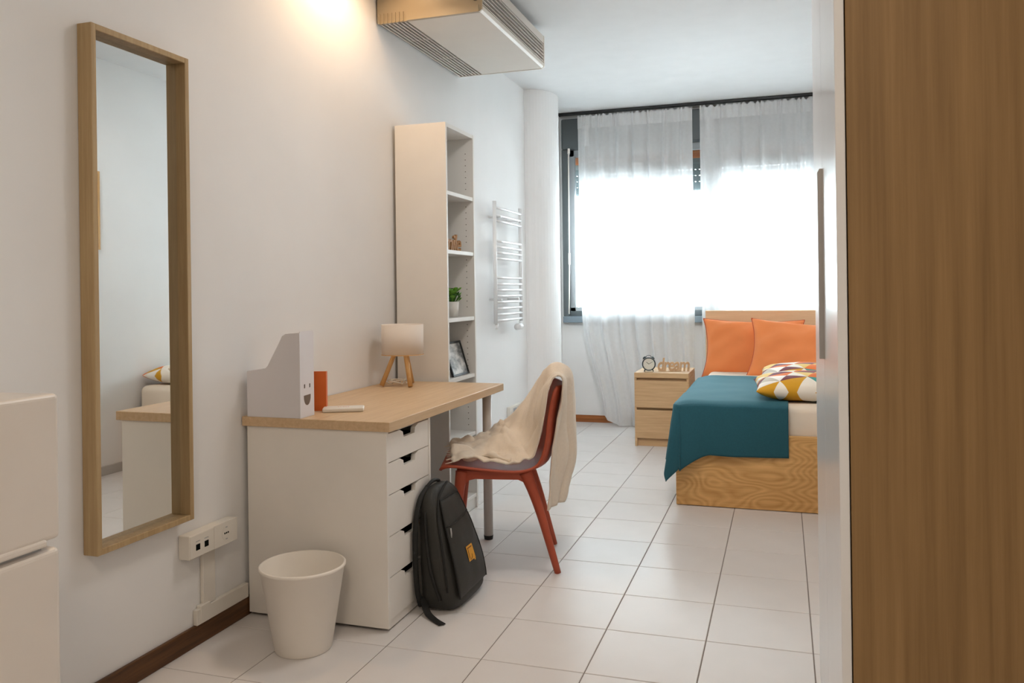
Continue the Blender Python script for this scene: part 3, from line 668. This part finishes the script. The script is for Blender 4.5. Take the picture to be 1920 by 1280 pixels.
for k in range(12):
    a = R(30*k); obj('hour_mark', tube((.037*math.sin(a), -.0192, .058+.037*math.cos(a)), (.042*math.sin(a), -.0192, .058+.042*math.cos(a)), .001, n=6), m_grey, fc)
for s in (-1, 1):
    a = R(34*s); c0 = Vector((.052*math.sin(a), 0, .058+.052*math.cos(a))); dv = Vector((math.sin(a), 0, math.cos(a)))
    obj('bell', tube(c0, c0+dv*.012, .019, .008, 20), m_clockr, ck, True)
    obj('foot', tube((s*.026, 0, .022), (s*.034, 0, .0), .005, .004, 10), m_clockr, ck)
obj('handle', path(catmull([(-.02, 0, .108), (-.012, 0, .120), (.012, 0, .120), (.02, 0, .108)], 5), .0022, 8), m_clockr, ck, True)
dm = thing('word_sign', 'pale wooden word sign reading dream on the nightstand', 'sign', (.968, 6.30, .5505), R(8))
q = text_mesh('lettering', 'dream', .135, .010, m_sign, dm, .15, .88, .016); q.rotation_euler = (math.pi/2, 0, 0)
mxy = max(v.co.x for v in q.data.vertices); q.scale = (.245/mxy, 1, 1); q.location = (0, 0, .003)

# ================================================================== CHAIR
CA = R(-162.75)
ch = thing('desk_chair', 'rust red moulded chair pulled out from the desk', 'chair', (.745, 3.4307, 0), CA)
prof = catmull([(.296, 0, .424), (.285, 0, .440), (.24, 0, .449), (.128, 0, .436), (.0, 0, .426), (-.07, 0, .432), (-.118, 0, .462), (-.146, 0, .541), (-.157, 0, .629), (-.175, 0, .722), (-.190, 0, .768)], 6)
NP = len(prof)-1
def halfw(t):
    return .205+.018*math.sin(math.pi*min(1, t*1.2))-.012*max(0, t-.75)*4
def shell(u, v):
    p = prof[min(NP, int(round(v*NP)))]; s = -1+2*u; hw = halfw(v)
    # rounded plan corners at both ends
    if v < .16: hw *= 1-.22*(1-math.sqrt(max(0, 1-(1-v/.16)**2)))
    if v > .90: hw *= 1-.16*(1-math.sqrt(max(0, 1-((v-.90)/.10)**2)))
    back = sm((v-.42)/.2); c = 1-s*s
    fx = p.x-back*.045*c; z = p.z-(1-back)*.016*c*sm(v/.2)-.02*back*(1-sm((v-.55)/.2))*c
    if v < .12: z -= .0
    return (fx, s*hw, z)
so = obj('seat_shell', grid(shell, 24, NP), m_chair, ch, True); solid(so, .011, 0)
b = bmesh.new()
def leg_poly(front, s):
    if front: return [((.205, .165*s, .418), .028), ((.214, .178*s, .36), .022), ((.224, .186*s, .25), .0175), ((.246, .196*s, .0), .0125)]
    return [((-.060, .165*s, .414), .030), ((-.088, .175*s, .345), .0225), ((-.126, .184*s, .23), .0185), ((-.190, .196*s, .0), .0135)]
for fr_ in (0, 1):
    for s in (-1, 1):
        P = leg_poly(fr_, s); pts = catmull([p for p, r_ in P], 5); rs = []
        for i in range(len(P)-1): rs += [P[i][1]+(P[i+1][1]-P[i][1])*k/5 for k in range(5)]
        rs.append(P[-1][1]); lg = obj('leg', path(pts, rs, 14), m_chair, ch, True)
for s in (-1, 1):
    ap = [(.226, .428), (.10, .418), (-.05, .414), (-.078, .418), (-.098, .375), (-.080, .345), (-.055, .372), (-.03, .384), (.05, .386), (.15, .389), (.178, .383), (.192, .365), (.198, .34), (.226, .345)]
    obj('side_rail', prism(ap, 'y', s*.165-.014, s*.165+.014), m_chair, ch)
obj('cross_rail', box(-.075, -.045, -.16, .16, .372, .410, .006, 2), m_chair, ch); obj('cross_rail', box(.17, .20, -.16, .16, .385, .418, .006, 2), m_chair, ch)

# cream throw over the chair
th = thing('throw_blanket', 'cream fringed throw draped over the red chair', 'throw blanket', (.745, 3.4307, 0), CA)
near = catmull([(.240, 0, .460), (.18, 0, .468), (.10, 0, .454), (.02, 0, .447), (-.05, 0, .452), (-.102, 0, .486), (-.130, 0, .56), (-.142, 0, .64), (-.158, 0, .73), (-.174, 0, .785), (-.196, 0, .808), (-.218, 0, .792), (-.208, 0, .70), (-.180, 0, .57), (-.166, 0, .45), (-.156, 0, .34), (-.148, 0, .25)], 6)
far = catmull([(.275, 0, .466), (.225, 0, .474), (.17, 0, .488), (.11, 0, .512), (.06, 0, .545), (.01, 0, .58), (-.035, 0, .622), (-.08, 0, .678), (-.124, 0, .742), (-.16, 0, .793), (-.205, 0, .818), (-.250, 0, .800), (-.276, 0, .72), (-.284, 0, .58), (-.280, 0, .45), (-.262, 0, .34), (-.236, 0, .245)], 6)
NT = len(near)-1
def thr(u, v):
    i = min(NT, int(round(v*NT))); a, c = near[i], far[i]; k = sm(u*1.05)
    p = a.lerp(c, k); lat = .213-.41*u
    if v > .62: lat = lat*.80+.005
    dg = math.sin(u*7-v*11+1.5*nz(u*2, v*3, 2)); q = .026*max(0, dg)**2*math.sin(u*math.pi)*(1 if v < .55 else .6)+.010*math.sin(v*16+u*9)*math.sin(u*math.pi)+.012*nz(u*5, v*14, 1.7)+.016*math.sin(u*15+3*nz(v*4, u*2, 3))*math.sin(u*math.pi)*(.5+.5*sm(v*2))
    if v < .28: q += .018*nz(u*9, v*30, 6)+.012
    n_ = (near[min(NT, i+1)]-near[max(0, i-1)]).normalized(); nn = Vector((n_.z, 0, -n_.x))
    lat += .014*nz(v*8, u*3, 9)*(1 if v < .55 else .5)
    if v == 0: p = p+Vector((.012*nz(u*22, 0, 4), 0, -.008))
    return (p.x+nn.x*abs(q), lat, p.z+nn.z*abs(q)+.003)
to = obj('cloth', grid(thr, 46, NT), m_throw, th, True); solid(to, .007, 1)
# rolled fold lying on the seat
obj('seat_fold', path(catmull([(.20, .15, .474), (.15, .175, .474), (.09, .180, .492), (.05, .186, .480), (.0, .192, .466)], 6), [.010+.006*math.sin(k*.55) for k in range(25)], 10), m_throw, th, True)
for k in range(26):
    u = k/25; p = Vector(thr(u, 0)); e = Vector((.018+.012*random.random(), .012*(random.random()-.5), -.004-.006*random.random()))
    obj('fringe', path([p, p+e*.6, p+e], [.0018, .0014, .0008], 5), m_throw, th)

# ================================================================== BACKPACK
bp = thing('backpack', 'black nylon backpack with yellow emblem leaning on the drawers', 'backpack', (0, 0, 0))
XB = .5835
secs = [  # z, x_back, x_front, y_near, y_far
    (.004, .640, .722, 2.810, 3.030), (.010, .606, .742, 2.778, 3.075), (.035, .594, .752, 2.762, 3.102), (.09, .590, .748, 2.756, 3.104), (.17, .588, .732, 2.757, 3.094),
    (.25, .587, .710, 2.764, 3.078), (.33, .586, .684, 2.776, 3.055), (.380, .586, .668, 2.788, 3.038), (.412, .588, .652, 2.810, 3.014), (.430, .594, .636, 2.845, 2.985), (.435, .604, .626, 2.875, 2.955)]
secv = catmull([Vector((s[1], s[2], s[0])) for s in secs], 4); secy = catmull([Vector((s[3], s[4], s[0])) for s in secs], 4)
NN = 44
def ring(sv, sy_, grow=0, ex=3.6):
    x0, x1, z = sv; y0, y1, _ = sy_; out = []
    for k in range(NN):
        a = 2*math.pi*k/NN; c, s = math.cos(a), math.sin(a); c2 = abs(c)**(2/ex)*(1 if c > 0 else -1); s2 = abs(s)**(2/ex)*(1 if s > 0 else -1)
        w = .0045*nz(c2*2, s2*2, z*14)+.003*nz(c2*6, s2*6, z*30)
        x = (x0+x1)/2+c2*((x1-x0)/2+grow+(w if c2 > -.5 else 0)); y = (y0+y1)/2+s2*((y1-y0)/2+grow+w)
        out.append((max(x, XB), y, z))
    return out
V, F = [], []
for sv, sy_ in zip(secv, secy): V += ring(sv, sy_)
nr = len(secv)
for i in range(nr-1):
    for k in range(NN): F.append((i*NN+k, i*NN+(k+1) % NN, (i+1)*NN+(k+1) % NN, (i+1)*NN+k))
F.append(tuple(range(NN))[::-1]); F.append(tuple(range((nr-1)*NN, nr*NN)))
obj('body', (V, F), m_bag, bp, True)
def xf(z):
    for a, c in zip(secv[:-1], secv[1:]):
        if a.z <= z <= c.z: return a.y+(c.y-a.y)*(z-a.z)/max(1e-6, c.z-a.z)
    return secv[-1].y
def yr(z):
    for a, c in zip(secy[:-1], secy[1:]):
        if a.z <= z <= c.z:
            k = (z-a.z)/max(1e-6, c.z-a.z); return a.x+(c.x-a.x)*k, a.y+(c.y-a.y)*k
    return secy[-1].x, secy[-1].y
def fx_(z, y, off):        # point on the front panel
    return (xf(z)+off, y, z)
def panel(u, v):
    z = .050+v*.345; y0, y1 = yr(z); y = y0+.030+(y1-y0-.072)*u
    bul = .012*(1-abs(2*u-1)**4)*(1-abs(2*v-1)**6)
    return (xf(z)+.002+bul+.003*nz(u*4, v*5, 8), y, z)
po_ = obj('front_pocket', grid(panel, 22, 30), m_bag, bp, True); solid(po_, .004, -1)
rim = [panel(u/20, 1) for u in range(21)]; lft = [panel(0, v/20) for v in range(21)]; rgt = [panel(1, v/20) for v in range(20, -1, -1)]
obj('piping', path(lft+rim+rgt, .0035, 6), m_bag2, bp, True)
zl = [Vector(panel(u/14, .74+.03*(u/14)))+Vector((.002, 0, 0)) for u in range(15)]
zp = obj('zipper', path(zl, .0032, 6), m_bag2, bp, True)
q = Vector(panel(.07, .72)); obj('zip_pull', path([q+Vector((.006, 0, 0)), q+Vector((.009, -.002, -.02)), q+Vector((.008, -.001, -.04))], [.003, .0035, .0025], 6), m_grey, zp, True)
# side compression strap, top handle, shoulder strap, loose webbing end
def sidept(z, x, o=.004): return (x, yr(z)[0]-o, z)
obj('side_strap', path(catmull([sidept(.36, .622), sidept(.25, .638, .008), sidept(.14, .66, .010), sidept(.05, .69, .006)], 6), .006, 6), m_bag2, bp, True)
obj('side_zipper', path(catmull([(.64, 2.95, .438), (.655, 2.835, .405), (.672, 2.786, .33), (.70, 2.765, .2), (.715, 2.762, .08)], 6), .0042, 6), m_bag2, bp, True)
obj('top_handle', path(catmull([(.597, 2.845, .415), (.600, 2.855, .438), (.602, 2.905, .449), (.602, 2.955, .438), (.600, 2.965, .415)], 6), .007, 8), m_bag2, bp, True)
obj('shoulder_strap', path(catmull([(.598, 2.86, .435), (.597, 2.79, .40), (.597, 2.752, .32), (.597, 2.745, .2), (.600, 2.752, .08), (.605, 2.77, .02)], 6), .010, 8), m_bag2, bp, True)
ws = catmull([(.612, 2.775, .05), (.628, 2.752, .034), (.655, 2.722, .012), (.695, 2.692, .004), (.735, 2.664, .0035)], 6)
V, F = [], []
for p in ws:
    V += [(p.x-.009, p.y-.009, p.z), (p.x+.009, p.y+.009, p.z), (p.x+.009, p.y+.009, p.z+.003), (p.x-.009, p.y-.009, p.z+.003)]
for i in range(len(ws)-1):
    for k in range(4): F.append((i*4+k, i*4+(k+1) % 4, i*4+4+(k+1) % 4, i*4+4+k))
F += [(3, 2, 1, 0), tuple(range(len(V)-4, len(V)))]
obj('loose_strap', (V, F), m_bag2, bp)
# emblem: yellow square outline with a stroke inside
def onp(u, v, o): p = panel(u, v); return Vector((p[0]+o, p[1], p[2]))
def quad(u0, u1, v0, v1, o, m, nm, par):
    g = grid(lambda a, c: onp(u0+(u1-u0)*a, v0+(v1-v0)*c, o), 4, 4); e = obj(nm, g, m, par); solid(e, .0006, 1); return e
U0, U1, V0, V1 = .40, .62, .30, .46
em = tag(quad(U0, U1, V0, V1, .0018, m_yellow, 'emblem', bp), 'yellow square emblem')
quad(U0+.03, U1-.04, V1-.028, V1-.018, .0028, m_brown, 'emblem_line', em); quad(U0+.03, U0+.045, V0+.03, V1-.02, .0028, m_brown, 'emblem_line', em)
g = path([onp(U0+.05, V0+.02, .003), onp(U0+.07, V0+.012, .003), onp(U0+.13, V0+.03, .003), onp(U0+.135, V0+.06, .003)], .0011, 6); obj('emblem_stroke', g, m_brown, em)
quad(U1-.045, U1-.01, V0-.018, V0+.012, .0018, m_yellow, 'emblem_tail', em)

# ================================================================== PICTURE ON THE RIGHT WALL (seen in the mirror)
wp = thing('wall_picture', 'light wood picture frame seen reflected in the tall mirror', 'picture', (X1, 3.86, 1.475))
b = box(-.02, -.001, 0, .40, 0, .014); box(-.02, -.001, 0, .40, .496, .51, bm=b); box(-.02, -.001, 0, .014, .014, .496, bm=b); box(-.02, -.001, .386, .40, .014, .496, bm=b)
obj('frame', b, m_lampwood, wp); obj('print', box(-.008, -.001, .014, .386, .014, .496), m_paper, wp)
